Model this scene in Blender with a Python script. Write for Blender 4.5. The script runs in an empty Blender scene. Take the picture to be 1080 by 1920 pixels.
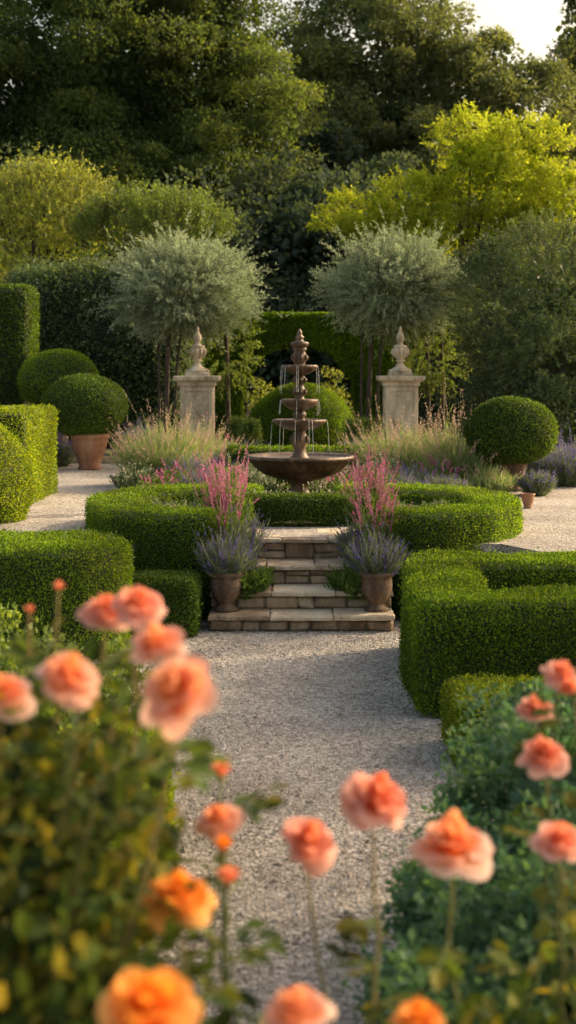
import bpy, math
import numpy as np
from mathutils import Vector, Matrix
rng = np.random.default_rng(11)
R = rng
scene = bpy.context.scene
COL = scene.collection

# ------------------------------------------------------------------ helpers
def unit(v):
    return v / np.maximum(np.linalg.norm(v, axis=-1, keepdims=True), 1e-9)

class B:
    """mesh builder"""
    def __init__(s):
        s.v = []; s.f = []; s.r = []; s.n = 0
    def add(s, V, Fc, mat=0, rnd=None, smooth=False):
        V = np.asarray(V, float).reshape(-1, 3); Fc = np.asarray(Fc, int)
        if rnd is None: rnd = np.full(len(V), .5)
        elif np.isscalar(rnd): rnd = np.full(len(V), float(rnd))
        s.v.append(V); s.r.append(np.asarray(rnd, float)); s.f.append((Fc + s.n, mat, smooth)); s.n += len(V)
    def build(s, name, mats, parent=None, loc=None, **props):
        me = bpy.data.meshes.new(name)
        V = np.concatenate(s.v); Rr = np.concatenate(s.r)
        if loc is not None: V = V - np.array(loc)
        lv = []; ls = []; mi = []; sm = []; cur = 0
        for Fc, m, smo in s.f:
            k = Fc.shape[1]; n = len(Fc)
            lv.append(Fc.ravel()); ls.append(cur + np.arange(n) * k); cur += n * k
            mi.append(np.full(n, m)); sm.append(np.full(n, smo))
        lv = np.concatenate(lv); ls = np.concatenate(ls); mi = np.concatenate(mi); sm = np.concatenate(sm)
        me.vertices.add(len(V)); me.vertices.foreach_set("co", V.astype(np.float32).ravel())
        me.loops.add(len(lv)); me.loops.foreach_set("vertex_index", lv.astype(np.int32))
        me.polygons.add(len(ls)); me.polygons.foreach_set("loop_start", ls.astype(np.int32))
        me.polygons.foreach_set("material_index", mi.astype(np.int32))
        me.polygons.foreach_set("use_smooth", sm.astype(bool))
        me.update(calc_edges=True)
        a = me.attributes.new("rnd", 'FLOAT', 'POINT'); a.data.foreach_set("value", Rr.astype(np.float32))
        for m in mats: me.materials.append(m)
        o = bpy.data.objects.new(name, me); COL.objects.link(o)
        if loc is not None and parent is None: o.location = loc
        if parent is not None:
            o.parent = parent
            if loc is not None: o.location = Vector(loc) - parent.location
            else: o.location = -parent.location
        for k, val in props.items(): o[k] = val
        return o

def empty(name, loc, label, category, **p):
    o = bpy.data.objects.new(name, None); COL.objects.link(o); o.location = loc
    o.empty_display_size = .2; o["label"] = label; o["category"] = category
    for k, v in p.items(): o[k] = v
    return o

def leaves(b, P, D, L, W, mat=0, rnd=None, fold=.15, hexa=False, U=None):
    n = len(P); D = unit(D)
    if U is None: U = R.normal(size=(n, 3))
    S = unit(np.cross(D, U)); N = np.cross(S, D)
    L = np.broadcast_to(L, (n,))[:, None]; W = np.broadcast_to(W, (n,))[:, None]
    if rnd is None: rnd = R.random(n)
    if not hexa:
        V = np.stack([P, P + D*L*.45 + S*W*.5 + N*W*fold, P + D*L, P + D*L*.45 - S*W*.5 + N*W*fold], 1)
        b.add(V, np.arange(4*n).reshape(n, 4), mat, np.repeat(rnd, 4))
    else:
        V = np.stack([P, P + D*L*.25 + S*W*.42 + N*W*fold, P + D*L*.65 + S*W*.42 + N*W*fold, P + D*L - N*W*.1,
                      P + D*L*.65 - S*W*.42 + N*W*fold, P + D*L*.25 - S*W*.42 + N*W*fold], 1)
        i = np.arange(n)[:, None]*6
        Fc = np.concatenate([i + np.array([0, 1, 2, 3]), i + np.array([0, 3, 4, 5])])
        b.add(V, Fc, mat, np.repeat(rnd, 6))

def tube(b, pts, rad, sides=6, mat=0, rnd=.5, cap=True):
    pts = np.array(pts, float); n = len(pts); rad = np.broadcast_to(rad, (n,))
    T = unit(np.gradient(pts, axis=0)); ref = np.array([0.31, .92, .1])
    if abs(T[0] @ unit(ref)) > .9: ref = np.array([1., 0, 0])
    X = unit(np.cross(T, ref)); Y = np.cross(T, X)
    a = np.arange(sides)/sides*2*np.pi
    V = pts[:, None] + rad[:, None, None]*(X[:, None]*np.cos(a)[None, :, None] + Y[:, None]*np.sin(a)[None, :, None])
    i = np.arange(n-1)[:, None]*sides; j = np.arange(sides)[None]; k = (j+1) % sides
    Fc = np.stack([i+j, i+k, i+k+sides, i+j+sides], -1).reshape(-1, 4)
    b.add(V.reshape(-1, 3), Fc, mat, rnd, True)

def bez(p0, p1, p2, n=8):
    t = np.linspace(0, 1, n)[:, None]; p0, p1, p2 = map(np.array, (p0, p1, p2))
    return (1-t)**2*p0 + 2*t*(1-t)*p1 + t*t*p2

def lathe(b, prof, c, seg=32, mat=0, rot=0., scale=1., smooth=True, rnd=.5):
    prof = np.array(prof, float); a = np.arange(seg)/seg*2*np.pi + rot; n = len(prof)
    V = np.stack([c[0]+prof[:, 0:1]*scale*np.cos(a), c[1]+prof[:, 0:1]*scale*np.sin(a), np.repeat(prof[:, 1:2], seg, 1)+c[2]], -1)
    i = np.arange(n-1)[:, None]*seg; j = np.arange(seg)[None]; k = (j+1) % seg
    Fc = np.stack([i+j, i+k, i+k+seg, i+j+seg], -1).reshape(-1, 4)
    b.add(V.reshape(-1, 3), Fc, mat, rnd, smooth)

def box(b, lo, hi, mat=0, rnd=.5, jit=0., bev=.008):
    lo = np.array(lo, float); hi = np.array(hi, float)
    c = (lo+hi)/2; h = (hi-lo)/2; bv = min(bev, h.min()*.4)
    V = []
    for sx in (-1, 1):
        for sy in (-1, 1):
            for sz in (-1, 1):
                s = np.array([sx, sy, sz])
                j = R.normal(size=3)*jit
                for ax in range(3):
                    q = h - bv; q[ax] = h[ax]
                    V.append(c + s*q + j)
    def id(sx, sy, sz, ax): return ((sx*2+sy)*2+sz)*3+ax
    Q = []
    for ax in range(3):
        o = [a for a in range(3) if a != ax]
        for s in (0, 1):
            q = []
            for (u, w) in ((0, 0), (1, 0), (1, 1), (0, 1)):
                t = [0, 0, 0]; t[ax] = s; t[o[0]] = u; t[o[1]] = w; q.append(id(*t, ax))
            Q.append(q)
    for ax in range(3):
        o = [a for a in range(3) if a != ax]
        for u in (0, 1):
            for w in (0, 1):
                t0 = [0, 0, 0]; t0[o[0]] = u; t0[o[1]] = w; t1 = list(t0); t1[ax] = 1
                Q.append([id(*t0, o[0]), id(*t0, o[1]), id(*t1, o[1]), id(*t1, o[0])])
    T = [[id(a, c2, d, 0), id(a, c2, d, 1), id(a, c2, d, 2)] for a in (0, 1) for c2 in (0, 1) for d in (0, 1)]
    b.add(V, Q, mat, rnd); n0 = b.n
    b.f.append((np.array(T) + n0 - 24, mat, False))

# SDFs
def lump(P, k=5., s=0.):
    x, y, z = P[:, 0]*k+s, P[:, 1]*k+1.7*s, P[:, 2]*k-s
    return np.sin(x+1)*np.sin(y*.93+2)*np.sin(z*1.1+.5) + .5*np.sin(2.1*x+y)*np.sin(1.9*y-z)*np.sin(2.3*z+x)
def sdf_path(pts, hw, z0, z1, r=.045, amp=.014, k=6):
    pts = np.array(pts, float); zc = (z0+z1)/2; hz = (z1-z0)/2
    def f(P):
        d = np.full(len(P), 1e9)
        for a, c in zip(pts[:-1], pts[1:]):
            ab = c-a; t = np.clip(((P[:, :2]-a)@ab)/(ab@ab), 0, 1)
            d = np.minimum(d, np.linalg.norm(P[:, :2]-a-t[:, None]*ab, axis=1))
        q1 = d-hw+r; q2 = np.abs(P[:, 2]-zc)-hz+r
        return np.hypot(np.maximum(q1, 0), np.maximum(q2, 0))+np.minimum(np.maximum(q1, q2), 0)-r+amp*lump(P, k)
    lo = np.r_[pts.min(0)-hw-.1, z0]; hi = np.r_[pts.max(0)+hw+.1, z1+.1]
    return f, lo, hi
def sdf_boxes(bs, z0, z1, r=.05, amp=.014, k=6, rc=.0):
    """union of upright boxes (x0,y0,x1,y1) with plan corners rounded by rc"""
    bs = np.array(bs, float)
    def f(P):
        d2 = np.full(len(P), 1e9)
        for x0, y0, x1, y1 in bs:
            q = np.abs(P[:, :2]-np.array([(x0+x1)/2, (y0+y1)/2]))-np.array([(x1-x0)/2, (y1-y0)/2])+rc
            d2 = np.minimum(d2, np.linalg.norm(np.maximum(q, 0), axis=1)+np.minimum(q.max(1), 0)-rc)
        q1 = d2+r; q2 = np.abs(P[:, 2]-(z0+z1)/2)-(z1-z0)/2+r
        return np.hypot(np.maximum(q1, 0), np.maximum(q2, 0))+np.minimum(np.maximum(q1, q2), 0)-r+amp*lump(P, k)
    return f, np.array([bs[:, 0].min()-.1, bs[:, 1].min()-.1, z0]), np.array([bs[:, 2].max()+.1, bs[:, 3].max()+.1, z1+.1])
def sdf_box(lo, hi, r=.05, amp=.014, k=6, cut=None):
    lo = np.array(lo, float); hi = np.array(hi, float); c = (lo+hi)/2; h = (hi-lo)/2
    def f(P):
        q = np.abs(P-c)-h+r
        d = np.linalg.norm(np.maximum(q, 0), axis=1)+np.minimum(q.max(1), 0)-r
        if cut: d = np.maximum(d, -cut(P))
        return d+amp*lump(P, k)
    return f, lo-np.array([.1, .1, 0]), hi+.1
def sdf_ell(c, r, zmin=None, amp=.012, k=6):
    c = np.array(c, float); r = np.array(r, float)
    def f(P):
        k0 = np.linalg.norm((P-c)/r, axis=1); k1 = np.linalg.norm((P-c)/r**2, axis=1)
        d = k0*(k0-1)/np.maximum(k1, 1e-6)
        if zmin is not None: d = np.maximum(d, zmin-P[:, 2])
        return d+amp*lump(P, k)
    lo = c-r-.1
    if zmin is not None: lo[2] = zmin-.02
    return f, lo, c+r+.1
def grad(f, P, e=.01):
    g = np.stack([f(P+np.eye(3)[i]*e)-f(P-np.eye(3)[i]*e) for i in range(3)], 1)
    return unit(g)
def surf_samples(f, lo, hi, n, band=.06):
    out = []; tot = 0; it = 0
    while tot < n and it < 80:
        P = lo + R.random((max(4*n, 20000), 3))*(hi-lo); d = f(P)
        P = P[np.abs(d) < band]; out.append(P); tot += len(P); it += 1
    P = np.concatenate(out)[:n]
    for _ in range(2):
        d = f(P); P = P-grad(f, P)*d[:, None]
    return P, grad(f, P)
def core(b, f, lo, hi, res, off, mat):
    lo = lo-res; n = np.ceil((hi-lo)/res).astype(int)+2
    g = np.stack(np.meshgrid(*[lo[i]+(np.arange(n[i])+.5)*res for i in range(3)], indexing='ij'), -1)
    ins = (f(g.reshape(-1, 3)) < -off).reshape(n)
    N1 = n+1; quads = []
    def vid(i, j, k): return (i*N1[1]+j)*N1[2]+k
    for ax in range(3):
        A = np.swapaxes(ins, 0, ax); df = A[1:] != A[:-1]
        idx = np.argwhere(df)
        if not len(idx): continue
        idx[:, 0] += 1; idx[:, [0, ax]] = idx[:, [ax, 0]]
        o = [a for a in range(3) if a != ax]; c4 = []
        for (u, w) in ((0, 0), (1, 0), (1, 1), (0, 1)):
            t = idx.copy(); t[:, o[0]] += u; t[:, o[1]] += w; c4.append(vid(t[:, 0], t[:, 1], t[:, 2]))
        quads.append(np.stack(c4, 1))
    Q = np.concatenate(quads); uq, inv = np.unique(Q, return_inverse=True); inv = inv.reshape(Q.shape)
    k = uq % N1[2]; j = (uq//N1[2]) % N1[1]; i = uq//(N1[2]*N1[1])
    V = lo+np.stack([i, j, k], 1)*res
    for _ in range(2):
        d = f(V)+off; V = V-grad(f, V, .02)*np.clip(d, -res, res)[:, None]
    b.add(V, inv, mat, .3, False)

def hedge(name, S, n, ls, mats, label, category="hedge", res=.09, off=.04, jag=.007, asp=.62, upb=.2, **p):
    f, lo, hi = S; b = B()
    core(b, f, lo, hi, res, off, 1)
    P, N = surf_samples(f, lo, hi, n)
    P = P+N*(R.normal(size=(len(P), 1))*jag - .010) + N*(R.exponential(jag*.9, size=(len(P), 1)))
    D = N*.55+R.normal(size=P.shape)*.55+np.array([0, 0, upb])
    L = ls*R.uniform(.6, 1.3, len(P))
    leaves(b, P, D, L, L*asp, 0, None, U=N+R.normal(size=P.shape)*.7)
    c = (lo+hi)/2
    return b.build(name, mats, loc=(c[0], c[1], lo[2]), label=label, category=category, **p)

def ball(n):
    v = unit(R.normal(size=(n, 3))); return v
def crown(b, lobes, ncl, nleaf, cr, ls, mat=0, flat=.6, inner=.15, asp=.5, droop=0.):
    for (cx, cy, cz, rx, ry, rz) in lobes:
        k = max(6, int(ncl*(rx*rz))); c = np.array([cx, cy, cz]); r = np.array([rx, ry, rz])
        u = ball(k)*(R.uniform(.72, 1.06, (k, 1)))
        C = c+u*r; cs = cr*R.uniform(.5, 1.35, k)
        m = nleaf; v = ball(k*m).reshape(k, m, 3)*(R.uniform(.35, 1.1, (k, m, 1))**.6)
        v[..., 2] *= flat
        sh = 1+.35*np.sin(5*v[..., 0:1]+C[:, None, 0:1]*7)*np.sin(6*v[..., 1:2]+C[:, None, 2:3]*5)
        P = C[:, None]+v*cs[:, None, None]*sh
        D = v*.8+R.normal(size=v.shape)*.6+np.array([0, 0, .1-droop])
        rn = np.clip(R.normal(.5, .17, (k, m))+R.normal(0, .15, (k, 1)), 0, 1)
        L = ls*R.uniform(.6, 1.4, k*m)
        leaves(b, P.reshape(-1, 3), D.reshape(-1, 3), L, L*asp, mat, rn.ravel())
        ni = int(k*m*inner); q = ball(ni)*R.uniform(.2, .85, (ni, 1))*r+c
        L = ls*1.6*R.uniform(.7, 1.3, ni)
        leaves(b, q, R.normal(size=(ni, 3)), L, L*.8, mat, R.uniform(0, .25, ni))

def sprigs(b, base, dirs, L, droop=.2, nl=20, t0=.1, t1=1., ll=.05, lw=.012, spread=.8, sw=.004, ms=1, ml=0, seg=4, up=0., rnd=None, taper=0.):
    n = len(base); dirs = unit(dirs); L = np.broadcast_to(L, (n,))[:, None]
    wob = R.normal(size=(n, 3))*.12
    def pos(t): return base+(dirs*t+(wob+np.array([0, 0, -droop]))*t*t)*L
    if sw > 0:
        ts = np.linspace(0, 1, seg+1); rs = []
        S = unit(np.cross(dirs, R.normal(size=(n, 3))))*sw
        for i, t in enumerate(ts):
            p = pos(t); k = (1-.7*t); rs += [p-S*k, p+S*k]
        V = np.stack(rs, 1); m = 2*(seg+1); i0 = np.arange(n)[:, None]*m
        Fc = np.concatenate([i0+np.array([2*s, 2*s+1, 2*s+3, 2*s+2]) for s in range(seg)])
        b.add(V.reshape(-1, 3), Fc, ms, np.repeat(R.random(n), m))
    if nl:
        T = R.uniform(t0, t1, (n, nl, 1))
        P = base[:, None]+(dirs[:, None]*T+(wob[:, None]+np.array([0, 0, -droop]))*T*T)*L[:, None]
        D = dirs[:, None]*(1-spread)+R.normal(size=(n, nl, 3))*spread*.7+np.array([0, 0, up])
        l = ll*R.uniform(.6, 1.3, (n, nl))*(1-taper*T[..., 0])
        rr = np.clip(R.random((n, 1))*.6+R.random((n, nl))*.4, 0, 1) if rnd is None else R.uniform(rnd[0], rnd[1], (n, nl))
        leaves(b, P.reshape(-1, 3), D.reshape(-1, 3), l.ravel(), l.ravel()*(lw/ll), ml, rr.ravel())

# ------------------------------------------------------------------ materials
def newmat(name):
    m = bpy.data.materials.new(name); m.use_nodes = True; nt = m.node_tree; nt.nodes.clear()
    return m, nt, nt.nodes.new, nt.links.new
def ramp(new, stops):
    r = new("ShaderNodeValToRGB"); e = r.color_ramp.elements
    while len(e) > 1: e.remove(e[-1])
    e[0].position = stops[0][0]; e[0].color = (*stops[0][1], 1)
    for p, c in stops[1:]:
        x = e.new(p); x.color = (*c, 1)
    return r
def leafmat(name, c0, c1, c2, tr=.35, trc=(1.5, 1.35, .5), rough=.5, ns=1.2, var=.45, spec=.3):
    m, nt, new, link = newmat(name)
    at = new("ShaderNodeAttribute"); at.attribute_name = "rnd"
    rp = ramp(new, [(0, c0), (.5, c1), (1, c2)]); link(at.outputs["Fac"], rp.inputs[0])
    tc = new("ShaderNodeTexCoord"); no = new("ShaderNodeTexNoise"); no.inputs["Scale"].default_value = ns; no.inputs["Detail"].default_value = 3
    link(tc.outputs["Object"], no.inputs["Vector"])
    mr = new("ShaderNodeMapRange"); mr.inputs[1].default_value = .3; mr.inputs[2].default_value = .7
    mr.inputs[3].default_value = 1-var; mr.inputs[4].default_value = 1+var; link(no.outputs["Fac"], mr.inputs[0])
    mx = new("ShaderNodeVectorMath"); mx.operation = 'SCALE'; link(rp.outputs[0], mx.inputs[0]); link(mr.outputs[0], mx.inputs[3])
    pb = new("ShaderNodeBsdfPrincipled"); pb.inputs["Roughness"].default_value = rough; pb.inputs["Specular IOR Level"].default_value = spec
    link(mx.outputs[0], pb.inputs["Base Color"])
    tm = new("ShaderNodeVectorMath"); tm.operation = 'MULTIPLY'; tm.inputs[1].default_value = trc; link(mx.outputs[0], tm.inputs[0])
    tl = new("ShaderNodeBsdfTranslucent"); link(tm.outputs[0], tl.inputs["Color"])
    ms = new("ShaderNodeMixShader"); ms.inputs[0].default_value = tr
    link(pb.outputs[0], ms.inputs[1]); link(tl.outputs[0], ms.inputs[2])
    o = new("ShaderNodeOutputMaterial"); link(ms.outputs[0], o.inputs[0]); return m
def plain(name, c, rough=.8):
    m, nt, new, link = newmat(name)
    tc = new("ShaderNodeTexCoord"); no = new("ShaderNodeTexNoise"); no.inputs["Scale"].default_value = 14; no.inputs["Detail"].default_value = 4
    link(tc.outputs["Object"], no.inputs["Vector"])
    rp = ramp(new, [(.3, tuple(x*.6 for x in c)), (.7, tuple(x*1.3 for x in c))]); link(no.outputs["Fac"], rp.inputs[0])
    pb = new("ShaderNodeBsdfPrincipled"); pb.inputs["Roughness"].default_value = rough
    link(rp.outputs[0], pb.inputs["Base Color"]); o = new("ShaderNodeOutputMaterial"); link(pb.outputs[0], o.inputs[0]); return m
def stone(name, dark, mid, light, sc=6., bump=.4, rough=.85, attr=False):
    m, nt, new, link = newmat(name)
    tc = new("ShaderNodeTexCoord")
    n1 = new("ShaderNodeTexNoise"); n1.inputs["Scale"].default_value = sc; n1.inputs["Detail"].default_value = 8; n1.inputs["Roughness"].default_value = .65
    n2 = new("ShaderNodeTexNoise"); n2.inputs["Scale"].default_value = sc*9; n2.inputs["Detail"].default_value = 5
    mp = new("ShaderNodeMapping"); mp.inputs["Scale"].default_value = (1, 1, .35)
    link(tc.outputs["Object"], mp.inputs[0]); link(mp.outputs[0], n1.inputs["Vector"]); link(tc.outputs["Object"], n2.inputs["Vector"])
    ma = new("ShaderNodeMath"); ma.operation = 'MULTIPLY_ADD'; ma.inputs[1].default_value = .35; link(n2.outputs["Fac"], ma.inputs[0])
    ms = new("ShaderNodeMath"); ms.operation = 'SUBTRACT'; ms.inputs[1].default_value = .17; link(n1.outputs["Fac"], ms.inputs[0]); link(ms.outputs[0], ma.inputs[2])
    src = ma.outputs[0]
    if attr:
        at = new("ShaderNodeAttribute"); at.attribute_name = "rnd"
        a2 = new("ShaderNodeMath"); a2.operation = 'MULTIPLY_ADD'; a2.inputs[1].default_value = .35; link(at.outputs["Fac"], a2.inputs[0])
        a3 = new("ShaderNodeMath"); a3.operation = 'SUBTRACT'; a3.inputs[1].default_value = .17; link(src, a3.inputs[0]); link(a3.outputs[0], a2.inputs[2]); src = a2.outputs[0]
    rp = ramp(new, [(.3, dark), (.5, mid), (.7, light)]); link(src, rp.inputs[0])
    pb = new("ShaderNodeBsdfPrincipled"); pb.inputs["Roughness"].default_value = rough
    link(rp.outputs[0], pb.inputs["Base Color"])
    bp = new("ShaderNodeBump"); bp.inputs["Strength"].default_value = bump; bp.inputs["Distance"].default_value = .02
    link(ma.outputs[0], bp.inputs["Height"]); link(bp.outputs[0], pb.inputs["Normal"])
    o = new("ShaderNodeOutputMaterial"); link(pb.outputs[0], o.inputs[0]); return m

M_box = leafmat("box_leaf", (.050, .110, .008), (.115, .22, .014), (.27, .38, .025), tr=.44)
M_boxy = leafmat("sun_tinted_box_leaf", (.08, .14, .01), (.19, .28, .016), (.34, .41, .03), tr=.45)  # brighter, yellower copy of the box leaf, sunlight put into its colour
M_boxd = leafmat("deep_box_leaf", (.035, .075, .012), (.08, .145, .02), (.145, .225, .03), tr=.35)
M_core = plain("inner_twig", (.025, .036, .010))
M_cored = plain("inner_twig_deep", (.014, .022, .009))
M_olive = leafmat("silver_leaf", (.18, .23, .15), (.32, .38, .26), (.52, .57, .42), tr=.42, trc=(1.12, 1.2, .85), var=.25)
M_bark = stone("bark", (.03, .022, .015), (.07, .052, .038), (.13, .10, .07), 9, .8)
M_dark = leafmat("woodland_leaf", (.055, .092, .042), (.10, .155, .055), (.20, .25, .07), tr=.5, ns=.35, var=.5, spec=.15)  # colour lifted to stand in for haze among the far trees
M_dark2 = leafmat("haze_tinted_leaf", (.09, .125, .075), (.145, .19, .10), (.24, .28, .12), tr=.5, ns=.3, var=.35, spec=.15)  # paler, greyer leaf: distance haze painted into the colour
M_wood = leafmat("haze_tinted_wood_leaf", (.045, .07, .056), (.072, .108, .078), (.11, .15, .09), tr=.35, ns=.3, var=.35, spec=.05)  # bluish lift in the colour imitates haze over the far wood
M_yel = leafmat("golden_leaf", (.22, .29, .025), (.37, .44, .04), (.54, .58, .08), tr=.55, trc=(1.3, 1.25, .5), var=.3)
M_yelg = leafmat("lime_leaf", (.15, .20, .045), (.27, .335, .08), (.43, .47, .15), tr=.5, var=.3)
M_shrub = leafmat("shrub_leaf", (.08, .13, .035), (.15, .225, .055), (.26, .34, .09), tr=.45, var=.4)
M_dshrub = leafmat("dark_shrub_leaf", (.05, .09, .048), (.095, .15, .076), (.18, .24, .11), tr=.38, var=.4)
M_grass = leafmat("grass_blade", (.15, .22, .08), (.27, .35, .15), (.43, .47, .25), tr=.47, trc=(1.2, 1.2, .7), var=.25)
M_green = leafmat("herb_leaf", (.06, .12, .03), (.12, .21, .05), (.20, .29, .08), tr=.4)
M_grey = leafmat("grey_herb_leaf", (.11, .16, .08), (.20, .25, .14), (.32, .36, .23), tr=.35, trc=(1.1, 1.1, .8))
M_pink = leafmat("pink_petal", (.44, .10, .25), (.60, .19, .36), (.74, .38, .50), tr=.42, trc=(1.1, 1, 1), var=.2)
M_rosep = leafmat("dusty_plume", (.45, .28, .25), (.6, .40, .34), (.72, .55, .46), tr=.4, trc=(1.1, 1, 1), var=.2)
M_lav = leafmat("lavender_petal", (.11, .08, .28), (.19, .14, .42), (.32, .26, .55), tr=.3, trc=(1, 1, 1.1), var=.2)
M_white = leafmat("pale_petal", (.5, .45, .35), (.65, .6, .5), (.75, .72, .65), tr=.3, trc=(1, 1, 1), var=.15)
M_roseleaf = leafmat("rose_leaf", (.022, .045, .015), (.07, .115, .024), (.26, .22, .04), tr=.42, trc=(1.6, 1.35, .5), rough=.6, ns=5, var=.5, spec=.15)
M_blue = leafmat("blue_green_leaf", (.055, .125, .08), (.115, .225, .13), (.23, .36, .14), tr=.38, trc=(1.2, 1.3, .6), ns=3)
M_roseg = leafmat("rose_stem", (.07, .11, .03), (.12, .14, .04), (.20, .13, .06), tr=.0)
M_terra = stone("terracotta", (.15, .065, .035), (.31, .145, .075), (.42, .25, .155), 7, .25, .8)
M_oldpot = stone("aged_terracotta", (.05, .035, .025), (.12, .075, .05), (.24, .17, .12), 8, .5, .9)
M_lime = stone("weathered_limestone", (.17, .125, .08), (.45, .37, .265), (.66, .58, .45), 5, .5)
M_iron = stone("fountain_stone", (.022, .014, .009), (.085, .048, .027), (.21, .13, .075), 9, .8, .38)
M_step = stone("tread_stone", (.28, .205, .135), (.52, .41, .29), (.66, .57, .43), 6, .8, .85, True)
M_brick = stone("riser_stone", (.17, .11, .07), (.34, .24, .16), (.50, .39, .27), 7, .9, .9, True)
M_mortar = plain("mortar", (.13, .10, .07))
M_soil = plain("soil", (.06, .042, .026))

def gravel(name, sc=55):
    m, nt, new, link = newmat(name)
    tc = new("ShaderNodeTexCoord"); vo = new("ShaderNodeTexVoronoi"); vo.inputs["Scale"].default_value = sc
    link(tc.outputs["Object"], vo.inputs["Vector"])
    sp = new("ShaderNodeSeparateColor"); link(vo.outputs["Color"], sp.inputs[0])
    rp = ramp(new, [(0, (.18, .155, .13)), (.35, (.35, .305, .265)), (.7, (.46, .41, .365)), (1, (.62, .57, .52))]); link(sp.outputs[0], rp.inputs[0])
    no = new("ShaderNodeTexNoise"); no.inputs["Scale"].default_value = 1.3; no.inputs["Detail"].default_value = 6; link(tc.outputs["Object"], no.inputs["Vector"])
    mr = new("ShaderNodeMapRange"); mr.inputs[1].default_value = .3; mr.inputs[2].default_value = .7; mr.inputs[3].default_value = .68; mr.inputs[4].default_value = 1.18; link(no.outputs["Fac"], mr.inputs[0])
    mx = new("ShaderNodeVectorMath"); mx.operation = 'SCALE'; link(rp.outputs[0], mx.inputs[0]); link(mr.outputs[0], mx.inputs[3])
    pb = new("ShaderNodeBsdfPrincipled"); pb.inputs["Roughness"].default_value = .9; link(mx.outputs[0], pb.inputs["Base Color"])
    bp = new("ShaderNodeBump"); bp.invert = True; bp.inputs["Strength"].default_value = .8; bp.inputs["Distance"].default_value = .012
    link(vo.outputs["Distance"], bp.inputs["Height"]); link(bp.outputs[0], pb.inputs["Normal"])
    o = new("ShaderNodeOutputMaterial"); link(pb.outputs[0], o.inputs[0]); return m
M_grav = gravel("gravel")
M_peb = stone("pebble", (.21, .18, .155), (.40, .355, .31), (.62, .57, .52), 3, .1, .85, True)

def watermat(name, tw):
    m, nt, new, link = newmat(name)
    pb = new("ShaderNodeBsdfPrincipled"); pb.inputs["Base Color"].default_value = (.85, .88, .9, 1); pb.inputs["Roughness"].default_value = .05
    pb.inputs["Transmission Weight"].default_value = tw; pb.inputs["IOR"].default_value = 1.33
    no = new("ShaderNodeTexNoise"); no.inputs["Scale"].default_value = 18; bp = new("ShaderNodeBump"); bp.inputs["Strength"].default_value = .3; bp.inputs["Distance"].default_value = .01
    link(no.outputs["Fac"], bp.inputs["Height"]); link(bp.outputs[0], pb.inputs["Normal"])
    o = new("ShaderNodeOutputMaterial"); link(pb.outputs[0], o.inputs[0]); return m
M_water = watermat("water", .8); M_drip = watermat("falling_water", .5)

def rosemat(name, inner, mid, outer):
    m = leafmat(name, inner, mid, outer, tr=.45, trc=(1.04, .95, .86), rough=.6, ns=12, var=.06, spec=.2); return m
M_rose = rosemat("coral_petal", (.93, .34, .03), (.88, .42, .24), (.90, .66, .58))
M_roseo = rosemat("orange_petal", (.90, .26, .015), (.92, .38, .05), (.92, .50, .17))
M_rosed = rosemat("deep_coral_petal", (.88, .27, .08), (.84, .35, .23), (.90, .60, .53))

# ------------------------------------------------------------------ setting
b = B(); s = 400
b.add([(-s, -s, 0), (s, -s, 0), (s, s, 0), (-s, s, 0)], [[0, 1, 2, 3]])
b.build("ground", [M_grav], kind="structure", label="pale gravel ground of the formal garden", category="ground")
b = B()
o2 = [(-60, 10.9), (-1.72, 10.9), (-1.5, 11.38), (-.66, 11.38), (-.66, 11.84), (.88, 11.84), (.88, 11.38), (1.75, 11.38), (1.98, 10.9), (60, 10.9), (60, 110), (-60, 110)]
k_ = len(o2)
V = [(x, y, .6) for x, y in o2]+[(x, y, -.05) for x, y in o2]
b.add(V, [list(range(k_))]); b.add(V, [[i, i+k_, (i+1) % k_+k_, (i+1) % k_] for i in range(k_)])
b.build("terrace_ground", [M_grav], kind="structure", label="raised gravel terrace around the fountain", category="ground")
b = B(); a = np.linspace(0, 2*np.pi, 48, endpoint=False)
b.add(np.stack([.11+1.75*np.cos(a), 14.6+1.95*np.sin(a), np.full(48, .604)], 1), [list(range(48))])
b.build("flower_bed_soil", [M_soil], kind="structure", label="dark soil of the round flower bed", category="soil")
b = B()
b.add([(-60, 21.5, .606), (60, 21.5, .606), (60, 109, .606), (-60, 109, .606)], [[0, 1, 2, 3]])
b.build("border_soil", [M_soil], kind="structure", label="shaded soil under the shrubs and trees", category="soil")

# pebbles
n = 42000
P = np.stack([R.uniform(-1.15, 1.5, n), 4.0+6.8*R.random(n)**1.1, np.zeros(n)], 1)
octv = np.array([(1, 0, 0), (0, 1, 0), (-1, 0, 0), (0, -1, 0), (0, 0, 1.)]); of = np.array([(0, 1, 4), (1, 2, 4), (2, 3, 4), (3, 0, 4)])
sz = R.lognormal(-4.95, .33, n)[:, None, None]
an = R.uniform(0, 6.28, n); ca, sa = np.cos(an)[:, None], np.sin(an)[:, None]
v = octv[None]*(1+R.normal(size=(n, 5, 3))*.22)*np.array([1, .8, .75])
v = np.stack([v[..., 0]*ca-v[..., 1]*sa, v[..., 0]*sa+v[..., 1]*ca, v[..., 2]-.05], -1)*sz
V = P[:, None]+v; b = B()
b.add(V.reshape(-1, 3), (np.arange(n)[:, None, None]*5+of[None]).reshape(-1, 3), 0, np.repeat(R.random(n), 5))
b.build("loose_gravel", [M_peb], kind="stuff", label="loose pale stones scattered over the garden path", category="gravel")
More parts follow.
